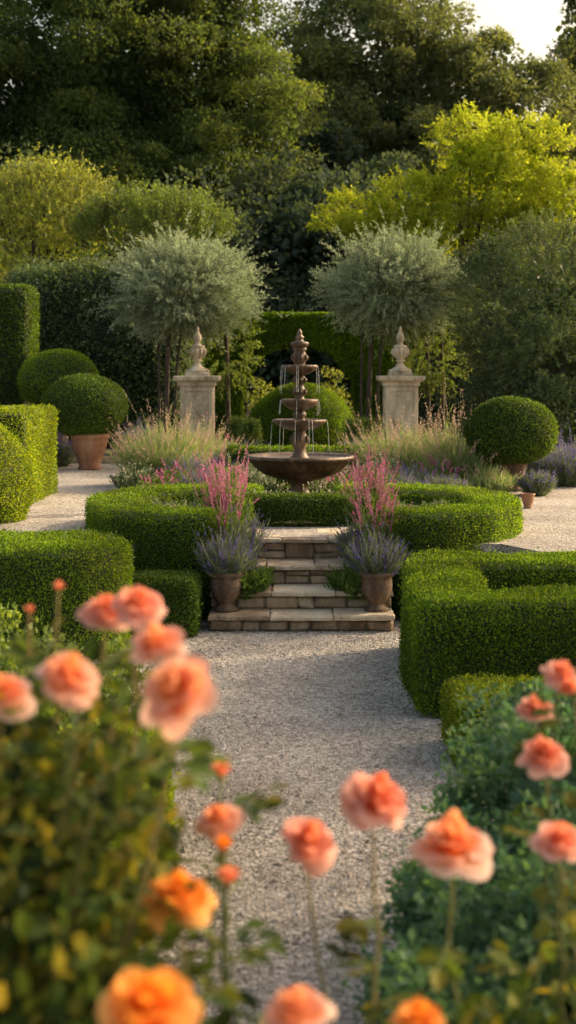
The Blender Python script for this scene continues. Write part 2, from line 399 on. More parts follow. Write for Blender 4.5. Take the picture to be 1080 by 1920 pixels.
# fallen leaves and twigs along the path edges
b = B(); n = 900; sd = R.random(n) < .5
x = np.where(sd, -1.0+np.abs(R.normal(size=n))*.22, .72-np.abs(R.normal(size=n))*.22); y = R.uniform(4.2, 10.5, n)
leaves(b, np.stack([x, y, R.uniform(.008, .016, n)], 1), np.c_[R.normal(size=(n, 2)), R.normal(size=n)*.15], .022*R.uniform(.5, 1.3, n), .012, 0, None, U=np.c_[R.normal(size=(n, 2))*.2, np.ones(n)])
M_dry = leafmat("dry_leaf", (.10, .06, .03), (.20, .13, .06), (.30, .24, .10), tr=.1)
b.build("fallen_leaves", [M_dry], kind="stuff", label="dry fallen leaves along the path edges", category="leaves")

# ------------------------------------------------------------------ steps
st = empty("stone_steps", (.1, 11.2, 0), "four worn stone steps with rough block risers", "steps")
spec = [(-.62, .83, 10.72, .13, 0.), (-.62, .84, 11.02, .27, .13), (-.6, .82, 11.36, .43, .27), (-.6, .82, 11.76, .605, .43)]
def slab(b, x0, y0, x1, y1, zb, zt, rnd):
    """flagstone with a worn, uneven outline"""
    m = 7
    e = lambda p, q: [tuple(np.array(p)+(np.array(q)-np.array(p))*t) for t in np.linspace(0, 1, m, endpoint=False)]
    pl = np.array(e((x0, y0), (x1, y0))+e((x1, y0), (x1, y1))+e((x1, y1), (x0, y1))+e((x0, y1), (x0, y0)))
    c = pl.mean(0); jj = R.normal(size=pl.shape)*.0055; pl = pl+jj; n_ = len(pl)
    inn = c+(pl-c)*(1-.012/np.maximum(np.linalg.norm(pl-c, axis=1, keepdims=True), .05))
    V = np.concatenate([np.c_[inn, np.full(n_, zt)+R.normal(size=n_)*.0012], np.c_[pl, np.full(n_, zt-.010)+R.normal(size=n_)*.003], np.c_[pl+R.normal(size=pl.shape)*.003, np.full(n_, zb)]])
    b.add(V, [list(range(n_))], 0, rnd)
    b.add(V, [[i+o, i+o+n_, (i+1) % n_+o+n_, (i+1) % n_+o] for o in (0, n_) for i in range(n_)], 0, rnd)
for i, (x0, x1, y0, zt, zb) in enumerate(spec):
    yb = spec[i+1][2]+.06 if i < 3 else 12.6
    b = B(); nrow = 1 if i < 3 else 2
    for r_ in range(nrow):
        ya = y0+(yb-y0)*r_/nrow; yc = y0+(yb-y0)*(r_+1)/nrow-.006
        x = x0
        while x < x1-.05:
            w = R.uniform(.26, .56); xe = min(x+w, x1)
            if x1-xe < .15: xe = x1
            slab(b, x+.004, ya-R.uniform(.005, .045)*(r_ == 0), xe-.004, yc, zt-.038, zt+R.normal()*.004, R.random()); x = xe
    b.build("tread", [M_step], parent=st)
    b = B(); box(b, (x0+.02, y0+.035, zb-.03), (x1-.02, yb-.01 if i < 3 else 11.9, zt-.044), 1)
    hgt = zt-.040-zb; z = zb
    x = x0+.01
    while x < x1-.03:
        xe = min(x+R.uniform(.12, .36), x1-.01)
        if x1-xe < .06: xe = x1-.01
        cuts = [0, 1] if (hgt < .105 or R.random() < .45) else [0, R.uniform(.38, .62), 1]
        for c0_, c1_ in zip(cuts[:-1], cuts[1:]):
            box(b, (x+.003, y0+R.uniform(.0, .026), z+hgt*c0_+.003), (xe-.003-R.uniform(0, .006), y0+.09, z+hgt*c1_-.003-R.uniform(0, .004)), 0, R.random(), .006, .018)
        x = xe
    b.build("riser", [M_brick, M_mortar], parent=st)

# ------------------------------------------------------------------ fountain
FX, FY = .125, 14.8
ft = empty("tiered_fountain", (FX, FY, .6), "tall brown stone fountain with stacked bowls and finial", "fountain")
k = .00569
def Z(y): return 2-(y-700)*k
def prof(l): return [(hw*k, Z(y)) for hw, y in l]
def part(name, l, seg=40, mat=M_iron, flute=0):
    b = B(); lathe(b, prof(l), (FX, FY, 0), seg); return b.build(name, [mat], parent=ft)
part("base", [(0, 948), (34, 948), (34, 938), (28, 935), (27, 930), (22, 926), (17, 920), (15, 912), (18, 905), (26, 901), (26, 898), (0, 896)])
part("basin", [(20, 900), (45, 896), (68, 888), (84, 877), (94, 866), (98, 862), (102, 860), (102, 855), (98, 853), (92, 856), (80, 866), (50, 876), (0, 878)], 56)
part("column", [(0, 880), (20, 878), (20, 866), (17, 862), (18, 858), (14, 853), (11, 846), (12, 838), (15, 830), (16, 823), (13, 815), (10, 810), (12, 807), (9, 805)])
part("bowl", [(10, 808), (20, 806), (34, 802), (44, 796), (49, 791), (50, 787), (48, 786), (44, 789), (30, 796), (0, 798)], 48)
part("column", [(0, 798), (13, 796), (12, 789), (9, 786), (11, 781), (13, 777), (10, 772), (8, 769)])
part("bowl", [(8, 770), (15, 768), (26, 763), (33, 756), (35, 750), (33, 748), (29, 752), (15, 758), (0, 759)], 44)
part("column", [(0, 758), (11, 757), (11, 750), (8, 746), (9, 740), (12, 734), (10, 728), (7, 724), (9, 719), (12, 713), (10, 707), (7, 703)])
part("bowl", [(7, 705), (14, 702), (25, 697), (32, 691), (34, 686), (32, 684), (28, 688), (12, 693), (0, 694)], 44)
part("column", [(0, 694), (12, 692), (12, 687), (9, 684), (12, 678), (14, 671), (12, 664), (10, 658), (14, 654), (11, 651)])
part("finial", [(11, 652), (15, 650), (17, 645), (17, 642), (9, 640), (6, 637), (8, 634), (8, 631), (4, 628), (5, 625), (4, 621), (1.5, 617), (0, 616)])
for zc, rr, hh in ((Z(824), 15.5*k, .1), (Z(735), 11.5*k, .07), (Z(671), 13.5*k, .08), (Z(713), 11.5*k, .06)):
    b = B()
    for j in range(8):
        aa = j*math.pi/4+.2; ca, sa = math.cos(aa), math.sin(aa)
        pts = [(FX+ca*rr*q, FY+sa*rr*q, zc+hh*(t-.5)) for t, q in ((0, .75), (.3, 1.05), (.6, 1.12), (.9, .95), (1, 1.15))]
        tube(b, pts, [.004, .012, .014, .009, .004], 5)
    b.build("carved_ornament", [M_iron], parent=ft)
for y, hw in ((859, 92), (789, 44), (751, 30), (688, 28)):
    b = B(); a = np.linspace(0, 2*np.pi, 40, endpoint=False)
    b.add(np.stack([FX+hw*k*np.cos(a), FY+hw*k*np.sin(a), np.full(40, Z(y))], 1), [list(range(40))])
    b.build("water_surface", [M_water], parent=ft)
for y0, hw, y1 in ((787, 50, 858), (750, 35, 788), (686, 34, 750)):
    for aa in list(R.uniform(0, 6.28, 5))+[3.3, 6.1]:
        b = B()
        r0 = hw*k; x0, yy = math.cos(aa), math.sin(aa)
        m = 12; t = np.linspace(0, 1, m); zz = Z(y0)+(Z(y1)-Z(y0))*t**1.3*R.uniform(.5, .95)
        rr = r0*(1.0+.10*np.sqrt(t)) if y1 < 800 else r0*(1+.12*np.sqrt(t))
        tube(b, np.stack([FX+x0*rr, FY+yy*rr, zz], 1), .0022*(1-.3*t)+R.random(m)*.0014, 5)
        b.build("water_stream", [M_drip], parent=ft)

# ------------------------------------------------------------------ pedestals with urn finials
def pedestal(cx, cy, label):
    e = empty("stone_pedestal", (cx, cy, .6), label, "pedestal", group="pair of stone pedestals")
    q = math.sqrt(2); r45 = math.pi/4
    b = B(); lathe(b, [(0, .59), (.33*q, .59), (.33*q, .72), (.30*q, .74), (.29*q, .77), (.265*q, .79), (.26*q, .80)], (cx, cy, 0), 4, 0, r45, smooth=False); b.build("plinth", [M_lime], parent=e)
    b = B(); box(b, (cx-.25, cy-.25, .79), (cx+.25, cy+.25, 1.83), 0, .5, 0, .012)
    for sgn in (-1, 1):
        y = cy+sgn*.256
        for (xa, xb, za, zb) in ((-.235, -.185, .86, 1.78), (.185, .235, .86, 1.78), (-.184, .184, .86, .91), (-.184, .184, 1.73, 1.78)):
            box(b, (cx+xa, y-.012, za), (cx+xb, y+.012, zb), 0, .5, 0, .004)
    b.build("shaft", [M_lime], parent=e)
    b = B(); lathe(b, [(.255*q, 1.80), (.275*q, 1.82), (.275*q, 1.86), (.30*q, 1.875), (.33*q, 1.89), (.345*q, 1.91), (.345*q, 1.955), (.33*q, 1.962), (0, 1.966)], (cx, cy, 0), 4, 0, r45, smooth=False)
    lathe(b, [(.18*q, 1.96), (.18*q, 2.0), (.15*q, 2.02), (0, 2.022)], (cx, cy, 0), 4, 0, r45, smooth=False); b.build("cap", [M_lime], parent=e)
    b = B(); lathe(b, [(.17, 2.015), (.18, 2.03), (.175, 2.05), (.12, 2.075), (.07, 2.11), (.045, 2.15), (.045, 2.17), (.075, 2.185), (.075, 2.20), (.05, 2.21), (.09, 2.25), (.122, 2.31), (.122, 2.35), (.095, 2.385), (.105, 2.40), (.105, 2.415), (.062, 2.43), (.038, 2.45), (.036, 2.47), (.055, 2.49), (.062, 2.53), (.055, 2.57), (.038, 2.61), (.024, 2.635), (.02, 2.65), (.027, 2.665), (.016, 2.69), (0, 2.72)], (cx, cy, 0), 28)
    for j in range(12):
        aa = j*math.pi/6; ca, sa = math.cos(aa), math.sin(aa)
        tube(b, [(cx+ca*q2, cy+sa*q2, z) for z, q2 in ((2.22, .06), (2.26, .10), (2.31, .125), (2.35, .124), (2.385, .095))], [.005, .013, .017, .014, .005], 5)
    b.build("urn_finial", [M_lime], parent=e)
pedestal(-1.37, 21., "square cream limestone pedestal topped with a carved urn finial")
pedestal(1.70, 21., "square cream limestone pedestal topped with a carved urn finial")

# ------------------------------------------------------------------ pots & topiary
def pot_profile(h, r):
    return [(0, 0), (r*.58, 0), (r*.62, h*.04), (r*.55, h*.10), (r*.68, h*.3), (r*.84, h*.55), (r*.93, h*.78), (r*.93, h*.84), (r*1.0, h*.87), (r*1.03, h*.93), (r*1.0, h), (r*.9, h), (r*.86, h*.93), (r*.86, h*.86), (0, h*.85)]
def urn_profile(h, r):
    return [(0, 0), (r*.72, 0), (r*.74, h*.05), (r*.6, h*.1), (r*.46, h*.16), (r*.46, h*.2), (r*.62, h*.26), (r*.82, h*.42), (r*.92, h*.62), (r*.9, h*.78), (r*.86, h*.84), (r*.98, h*.88), (r*1.05, h*.94), (r*1.0, h), (r*.88, h), (r*.84, h*.9), (0, h*.86)]
def potted_ball(cx, cy, pr, ph, rad, zc, label, potm, n=26000, lm=None):
    e = empty("potted_topiary", (cx, cy, .6), label, "potted plant", group="clipped topiary balls in pots")
    b = B(); lathe(b, pot_profile(ph, pr), (cx+.07 if ph > .51 else cx, cy, .604), 36); b.build("pot", [potm], parent=e)
    b = B(); tube(b, [(cx, cy, .6+ph*.8), (cx+.01, cy, zc-rad[2]*.5)], [.04, .035], 8); b.build("trunk", [M_bark], parent=e)
    f, lo, hi = sdf_ell((cx, cy, zc), rad, amp=.014, k=7); b = B(); core(b, f, lo, hi, .08, .03, 1)
    P, N = surf_samples(f, lo, hi, n); P = P+N*R.normal(size=(n, 1))*.010
    L = .027*R.uniform(.6, 1.3, n); leaves(b, P, N*.6+R.normal(size=P.shape)*.5, L, L*.6, 0, U=N+R.normal(size=P.shape)*.6)
    b.build("topiary_ball", [lm or M_boxd, M_cored], parent=e)
potted_ball(-2.96, 20.2, .28, .52, (.61, .58, .44), 1.53, "clipped round box ball in a wide terracotta pot", M_terra, 30000)
potted_ball(-3.80, 23.0, .17, .45, (.65, .6, .50), 1.88, "clipped round box ball rising behind another topiary", M_oldpot, 22000, M_box)
potted_ball(2.66, 16.5, .19, .36, (.53, .52, .39), 1.31, "clipped round box ball in an aged dark pot", M_oldpot, 28000)
b = B(); lathe(b, pot_profile(.15, .075), (2.49, 14.4, .604), 24)
b.build("small_pot", [M_terra], loc=(2.49, 14.4, .604), label="small empty terracotta pot on the gravel", category="pot")

# ------------------------------------------------------------------ hedges
def arc(cx, cy, r, a0, a1, n=8, ry=None):
    a = np.radians(np.linspace(a0, a1, n)); ry = ry or r
    return [(cx+r*math.cos(t), cy+ry*math.sin(t)) for t in a]
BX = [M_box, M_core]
hedge("curved_hedge", sdf_path([(-.80, 11.34)]+arc(-.80, 12.55, .80, -105, -270, 8, 1.2)+[(-.45, 13.75)], .20, .0, .88), 118000, .018, BX,
      "low clipped box hedge curving around the flower bed", group="curved hedges around the fountain")
hedge("curved_hedge", sdf_path([(1.06, 11.34)]+arc(1.04, 12.55, .84, -75, 90, 8, 1.2)+[(.67, 13.75)], .20, .0, .88), 118000, .018, BX,
      "low clipped box hedge curving around the flower bed", group="curved hedges around the fountain")
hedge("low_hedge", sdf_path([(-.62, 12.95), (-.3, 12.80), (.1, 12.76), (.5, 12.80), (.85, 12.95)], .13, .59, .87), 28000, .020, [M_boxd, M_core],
      "short straight clipped hedge at the head of the steps")
hedge("low_hedge", sdf_path([(-.55, 17.3), (.1, 17.0), (.85, 17.3)], .2, .59, 1.08), 16000, .028, BX, "low clipped hedge behind the fountain")
hedge("box_hedge", sdf_path([(-3., 10.12), (-2.2, 10.14), (-1.76, 10.10)], .60, .0, .78, r=.08), 108000, .0185, BX, "broad clipped box hedge with a rounded end")
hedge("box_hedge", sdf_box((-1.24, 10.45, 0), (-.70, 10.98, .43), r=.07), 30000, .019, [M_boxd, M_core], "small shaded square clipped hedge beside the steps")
hedge("box_hedge", sdf_boxes([(.88, 9.68, 2.9, 10.2), (.82, 8.9, 1.28, 9.9), (.75, 8.0, 1.22, 9.1), (.9, 8.0, 2.9, 8.50)], .0, .68, r=.065, rc=.12), 190000, .0175, BX,
      "clipped box hedge stepping round in a squared U shape")
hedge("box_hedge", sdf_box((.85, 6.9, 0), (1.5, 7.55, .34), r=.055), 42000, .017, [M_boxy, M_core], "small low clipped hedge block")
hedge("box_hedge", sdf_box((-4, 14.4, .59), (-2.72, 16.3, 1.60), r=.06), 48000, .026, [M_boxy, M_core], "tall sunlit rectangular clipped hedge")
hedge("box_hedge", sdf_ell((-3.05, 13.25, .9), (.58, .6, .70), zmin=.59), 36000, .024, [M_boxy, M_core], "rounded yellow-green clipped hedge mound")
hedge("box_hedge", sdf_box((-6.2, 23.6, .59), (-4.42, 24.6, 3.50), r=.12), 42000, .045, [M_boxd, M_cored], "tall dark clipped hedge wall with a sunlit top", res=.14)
hedge("shrub_hedge", sdf_box((-5.3, 26.2, .59), (-1.9, 27.6, 3.95), r=.4, amp=.14, k=2.6), 60000, .07, [M_dshrub, M_cored], "tall loose dark evergreen hedge", res=.18, jag=.06)
def archfix(P):
    w = 1.20*np.sqrt(np.maximum(0, 1-np.clip((P[:, 2]-1.6)/1.07, 0, 1)**1.5)) + .04*np.sin(P[:, 2]*11)
    d = np.abs(P[:, 0]-.22)-w
    return np.where(P[:, 2] > 2.66, np.maximum(d, P[:, 2]-2.64), d)
hedge("arched_hedge", sdf_box((-2.0, 29.6, .59), (2.35, 30.1, 3.27), r=.08, amp=.02, cut=archfix), 120000, .046, BX,
      "high clipped hedge wall pierced by a rounded arch", res=.12)
hedge("shrub_hedge", sdf_box((2.4, 30.0, .59), (9, 31.2, 3.4), r=.3, amp=.12, k=2.6), 50000, .07, [M_dshrub, M_cored], "tall loose dark evergreen hedge", res=.18, jag=.06)
hedge("dome_hedge", sdf_ell((.25, 26., .62), (1.10, .9, 1.20), zmin=.59, amp=.006), 80000, .026, BX, "clipped dome of box in front of the arch", jag=.004)

# ------------------------------------------------------------------ trees
def tree(name, base, trunk_r, lobes, mat, label, category="tree", ncl=3., nleaf=260, cr=1., ls=.2, flat=.6, limbs=True, extra=None, asp=.5, inner=.15, **p):
    e = empty(name, base, label, category, **p)
    b = B(); base = np.array(base, float)
    top = np.mean([l[:3] for l in lobes], 0)
    mid = base+(top-base)*.45+np.array([.1, 0, 0])
    tube(b, bez(base-[0, 0, .05], mid, top, 10), np.linspace(trunk_r, trunk_r*.4, 10), 9)
    for l in lobes:
        c = np.array(l[:3]); s0 = base+(top-base)*R.uniform(.35, .6); m = (s0+c)/2+np.array([0, 0, -.3*l[5]])
        tube(b, bez(s0, m, c+[0, 0, l[5]*.4], 8), np.linspace(trunk_r*.5, trunk_r*.1, 8), 6)
    b.build("trunk", [M_bark], parent=e)
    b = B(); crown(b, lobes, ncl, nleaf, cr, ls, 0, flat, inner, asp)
    if extra: extra(b)
    b.build("crown", [mat, M_bark], parent=e); return e

tree("broadleaf_tree", (-4.2, 48, .6), .55, [(-5.2, 48, 12.2, 4.6, 4, 4.2), (-1.3, 47.5, 10.9, 2.3, 2.5, 2.7), (-9.6, 48, 11.4, 4, 4, 4.6), (-2.6, 46.5, 8.7, 2.5, 2.4, 1.9), (-5.5, 48, 16, 3.6, 3.2, 2.6), (-2.4, 48, 14.2, 1.9, 2, 2.0), (-6.6, 46, 8.4, 3, 2.5, 2.1), (-10, 47, 7.6, 3, 2.5, 2.5)],
     M_dark, "huge dark broadleaf tree with sun on its flank", nleaf=760, ncl=3.9, cr=.95, ls=.125, flat=.5, asp=.6)
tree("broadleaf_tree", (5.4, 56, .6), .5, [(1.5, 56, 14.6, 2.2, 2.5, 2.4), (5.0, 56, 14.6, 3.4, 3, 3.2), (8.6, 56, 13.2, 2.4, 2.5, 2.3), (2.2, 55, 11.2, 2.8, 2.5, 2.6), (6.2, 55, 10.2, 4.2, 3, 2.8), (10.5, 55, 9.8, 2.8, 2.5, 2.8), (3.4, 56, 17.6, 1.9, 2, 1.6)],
     M_dark2, "large haze-tinted broadleaf tree on the garden edge", nleaf=680, ncl=3.7, cr=1.0, ls=.145, flat=.5, asp=.6)
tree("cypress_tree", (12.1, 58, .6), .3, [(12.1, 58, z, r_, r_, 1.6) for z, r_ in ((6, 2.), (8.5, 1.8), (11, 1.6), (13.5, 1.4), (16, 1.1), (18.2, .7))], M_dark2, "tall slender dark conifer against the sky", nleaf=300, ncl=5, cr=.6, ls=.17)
def wispy(b):
    n = 700; c = np.array([(5.0, 6.8), (6.6, 6.2), (3.1, 6.0), (4.5, 7.5), (1.6, 5.5), (5.9, 7.4)])[R.integers(0, 6, n)]
    u = ball(n); u[:, 2] = np.abs(u[:, 2]); base = np.stack([c[:, 0], np.full(n, 34.), c[:, 1]], 1)+u*np.array([.8, .8, .7])
    sprigs(b, base, u+np.array([0, 0, .5]), R.uniform(.25, .6, n), .25, 26, .1, 1, .085, .04, .8, .006, 1, 0)
tree("golden_tree", (4.3, 34, .6), .16, [(5.0, 34, 6.8, 1.5, 1.4, 1.05), (6.6, 34, 6.2, 1.2, 1.2, 1.0), (3.1, 34, 6.0, .85, 1, .75), (3.6, 34, 5.4, 1.0, 1, .6), (1.6, 34, 5.5, .6, .7, .45), (2.3, 34, 5.6, .55, .7, .4), (4.5, 34, 7.5, .65, .6, .55), (5.9, 34, 7.4, .6, .6, .45), (5.2, 33.6, 5.6, 1.2, .9, .7)],
     M_yel, "golden-leaved tree glowing in low sun", nleaf=250, ncl=15, cr=.34, ls=.085, flat=.6, inner=.15, asp=.6, extra=wispy)
def wisp(b):
    n = 900; u = ball(n); u[:, 2] = np.abs(u[:, 2]); base = np.array([-5.6, 32, 5.2])+u*np.array([1.5, 1.1, 1.2])
    sprigs(b, base, u*.6+np.array([0, 0, .8])+R.normal(size=(n, 3))*.2, R.uniform(.4, .9, n), .1, 22, .1, 1, .08, .03, .8, .006, 1, 0)
tree("feathery_shrub", (-5.6, 32, .6), .12, [(-5.9, 32, 5.3, 1.7, 1.3, 1.4), (-4.6, 32, 5.0, 1.1, 1, 1.0), (-7.2, 32, 5.2, 1.2, 1.2, 1.5)], M_yelg, "feathery yellow-green shrub catching the sun", "shrub", nleaf=200, ncl=6, cr=.4, ls=.09, extra=wisp)
def wisp2(b):
    n = 700; u = ball(n); u[:, 2] = np.abs(u[:, 2]); base = np.array([-2.8, 29, 4.7])+u*np.array([1.45, 1.0, .8])
    sprigs(b, base, u*.6+np.array([0, 0, .8])+R.normal(size=(n, 3))*.2, R.uniform(.3, .7, n), .1, 22, .1, 1, .08, .03, .8, .006, 1, 0)
tree("leafy_shrub", (-2.8, 29, .6), .12, [(-3.3, 29, 4.6, 1.2, 1, .95), (-2.3, 29, 4.7, 1.0, 1, .85), (-1.7, 29, 4.1, .7, .8, .7)], M_shrub, "fresh green upright leafy shrub", "shrub", nleaf=200, ncl=8, cr=.35, ls=.08, extra=wisp2)
tree("leafy_shrub", (-5.2, 28.2, .6), .12, [(-5.4, 28.2, 4.1, 1.1, 1, .55), (-4.1, 28.2, 3.9, .9, .9, .45), (-6.6, 28.2, 4.2, 1., 1, .5)], M_yelg, "spreading light green shrub above the hedge", "shrub", nleaf=200, ncl=10, cr=.3, ls=.07)
def wisp3(b):
    n = 1600; u = ball(n); base = np.array([4.1, 22, 2.95])+u*np.array([1.3, 1.0, 1.3])
    sprigs(b, base, u+np.array([0, 0, .6]), R.uniform(.15, .45, n), .1, 24, .1, 1, .05, .016, .8, .004, 1, 0)
tree("evergreen_shrub", (3.9, 22.3, .6), .12, [(3.95, 22, 3.15, 1.2, 1, 1.15), (5.2, 22.5, 2.9, 1.2, 1, 1.35), (3.6, 22, 1.9, .9, .8, .8), (4.8, 22, 1.5, 1.2, .8, .9)], M_dshrub, "large rounded grey-green evergreen shrub with feathery tips", "shrub", nleaf=280, ncl=21, cr=.3, ls=.06, extra=wisp3)
tree("broadleaf_tree", (9.6, 11.5, .6), .3, [(8.0, 14.0, 5.4, 1.0, 1.4, 1.0), (8.1, 11.9, 5.1, .8, .7, .8), (7.7, 10.6, 4.7, .5, .6, .5)], M_dark, "out-of-view broadleaf tree shaped to shade the steps and path", nleaf=230, ncl=11, cr=.42, ls=.13, inner=.05)  # unseen tree, crown lobes placed to shade the steps and path
tree("broadleaf_tree", (9.6, 7.5, 0), .3, [(7.9, 7.2, 4.9, .9, 1.7, .9), (7.7, 9.0, 4.7, .7, .7, .7)], M_dark, "out-of-view broadleaf tree shaped to shade the steps and path", nleaf=230, ncl=11, cr=.42, ls=.13, inner=.05)  # second unseen tree, crown placed to shade the near path

def olive(cx, cy, zc, rx, rz, label, tx):
    e = empty("olive_tree", (cx+tx, cy, .6), label, "tree", group="pair of silver olive standards")
    b = B(); T = np.array([cx+tx, cy, .55])
    for dx, r0 in ((0, .05), (.13, .03), (-.11, .028)):
        tube(b, bez(T+[dx, 0, 0], T+[dx*1.2, .03, zc-rz-.1], (cx+tx*.6+dx*2, cy, zc), 14), np.linspace(r0, r0*.5, 14), 8)
    for _ in range(14):
        u = ball(1)[0]; u[2] = abs(u[2])*.6
        tube(b, bez((cx+tx*.7, cy, zc-rz*.4), (cx+u[0]*rx*.4, cy+u[1]*.5, zc-rz*.1), (cx+u[0]*rx*.8, cy+u[1]*rx*.7, zc+u[2]*rz), 7), np.linspace(.02, .005, 7), 5)
    b.build("trunk", [M_bark], parent=e)
    b = B(); n = 2700
    u = ball(n)
    rad = R.uniform(.3, .82, (n, 1))
    lowz = np.where(u[:, 2:3] < 0, .72, 1.)
    base = np.array([cx, cy, zc])+u*rad*np.array([rx, rx*.85, rz])*np.c_[np.ones(n), np.ones(n), lowz[:, 0]]*(1+.16*np.sin(u[:, 0:1]*7+cx)*np.sin(u[:, 2:3]*6+1))
    L = R.uniform(.22, .44, n)
    lon = (R.random(n) < .24) & (u[:, 2] > -.3); L[lon] *= 1.85
    low = u[:, 2] < -.15
    d = u*np.array([1.0, 1, .6])+np.array([0, 0, .45])+R.normal(size=(n, 3))*.24; d[low, 2] -= .38
    sprigs(b, base, d, L, .2, 38, .05, 1, .060, .013, .5, .004, 1, 0)
    b.build("crown", [M_olive, M_bark], parent=e)
olive(-1.70, 23., 3.32, 1.26, .94, "silvery round-headed olive tree on a slim trunk", -.32)
olive(1.78, 23., 3.34, 1.24, .95, "silvery round-headed olive tree with twin slim trunks", -.45)
for x in (2.38, 2.62, -1.02):
    b = B(); tube(b, bez((x, 23.6, .55), (x+.02, 23.6, 1.8), (x-.05, 23.5, 3.0), 10), np.linspace(.05, .03, 10), 8)
    n = 160; u = ball(n); base = np.array([x-.05, 23.5, 2.5])+u*np.array([.35, .35, .6])
    sprigs(b, base, u+[0, 0, .5], R.uniform(.2, .4, n), .2, 26, .05, 1, .055, .02, .7, .004, 0, 1)
    b.build("slender_tree", [M_bark, M_shrub], loc=(x, 23.6, .6), label="slender young tree with a bare trunk", category="tree", group="slender young trees")

# woodland mass
b = B()
lob = []
for x in np.arange(-20, 24, 2.6):
    lob.append((x+R.normal()*.5, 66+R.normal(), R.uniform(9, 13.0), 2.6, 2, 2.6)); lob.append((x+R.normal()*.5, 65, R.uniform(5, 8), 2.8, 2, 3))
for x in np.arange(-16, 18, 2.2):
    lob.append((x+R.normal()*.4, 42+R.normal(), R.uniform(4.4, 6.0), 1.9, 1.6, 1.9)); lob.append((x+R.normal()*.4, 41, 2.4, 1.9, 1.6, 2.2))
lob += [(.2, 44, 6.6, 2.0, 1.5, 2.0), (2.4, 45, 7.2, 2.0, 1.5, 2.0), (1.2, 52, 9.2, 2.4, 1.6, 2.4), (-1.4, 53, 7.5, 2.4, 1.6, 2.2), (.6, 58, 12.5, 2.0, 1.5, 2.2), (3.6, 50, 6.8, 2.2, 1.6, 2.2),
        (-6.5, 56, 13.0, 2.6, 1.6, 3.0), (-4.0, 57, 10.5, 2.6, 1.6, 2.6), (-9, 56, 10, 2.6, 1.6, 2.6)]
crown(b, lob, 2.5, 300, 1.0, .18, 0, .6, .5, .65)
for x in np.arange(-14, 16, 1.7):
    tube(b, [(x, 40.9, .5), (x+R.normal()*.3, 40.9, 3), (x+R.normal()*.4, 41, 5)], [.14, .11, .06], 6, 1)
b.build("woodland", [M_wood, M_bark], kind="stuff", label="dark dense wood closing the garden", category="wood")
b = B(); crown(b, [(-.75, 33.5, 1.35, .4, .5, .5), (1.15, 34, 1.5, .4, .5, .6), (.3, 36, .9, 1.0, .8, .4)], 16, 90, .22, .065)
b.build("leafy_shrub", [M_yelg], label="light yellow-green shrubs glimpsed beyond the arch", category="shrub")

# ------------------------------------------------------------------ flower clumps
def clump(name, cx, cy, z, r, h, n, label, kinds, lean=.35, ry=None, blade=True, bm=M_grass, var=.55, **p):
    b = B(); ry = ry or r; mats = [bm, M_green]
    a = R.uniform(0, 6.28, n); q = np.sqrt(R.random(n))
    off = np.stack([np.cos(a)*q, np.sin(a)*q, np.zeros(n)], 1)
    base = np.array([cx, cy, z])+off*np.array([r*.55, ry*.55, 0])
    dirs = off*lean+np.array([0, 0, 1])+R.normal(size=(n, 3))*.12
    L = h*R.uniform(var, 1.05, n)*(1-.3*q)
    sprigs(b, base, dirs, L, .12, 14 if blade else 30, .0, .85, .11 if blade else .05, .007 if blade else .014, .45, .0025, 0, 0, up=.25)
    for (mt, fr, nl, t0, ll, lw, hs) in kinds:
        mats.append(mt); m = int(n*fr); i = R.choice(n, m, replace=False)
        sprigs(b, base[i], dirs[i], L[i]*hs*R.uniform(.9, 1.15, m), .06, nl, t0, 1, ll, lw, .8, .0025, 0, len(mats)-1, taper=.4)
    return b.build(name, mats, loc=(cx, cy, z), label=label, category="plant", **p)
G = dict(group="ornamental grass clumps")
clump("ornamental_grass", -1.50, 17.2, .6, .60, .98, 1300, "pale feathery grass clump with pink plumes", [(M_rosep, .26, 22, .74, .035, .012, 1.15)], .7, **G)
clump("ornamental_grass", -1.05, 17.8, .6, .45, .82, 700, "pale feathery grass clump with pink plumes", [(M_pink, .10, 20, .8, .03, .012, 1.05), (M_rosep, .2, 20, .72, .03, .012, 1.1)], .6, **G)
clump("ornamental_grass", 1.35, 17.2, .6, .62, .92, 1300, "pale feathery grass clump with rosy plumes", [(M_rosep, .22, 22, .74, .035, .012, 1.15)], .75, **G)
clump("ornamental_grass", 2.0, 16.8, .6, .6, 1.0, 1200, "pale feathery grass clump with rosy plumes", [(M_rosep, .25, 22, .72, .035, .012, 1.15)], .7, **G)
clump("ornamental_grass", .95, 17.6, .6, .4, .62, 600, "pale feathery grass clump with rosy plumes", [(M_rosep, .2, 20, .72, .03, .012, 1.1)], .6, **G)
clump("ornamental_grass", 2.32, 15.9, .6, .3, .38, 380, "small pale grass tuft in front of a pot", [(M_rosep, .2, 16, .72, .03, .012, 1.1)], .8, **G)
GM = dict(group="mixed perennials around the fountain")
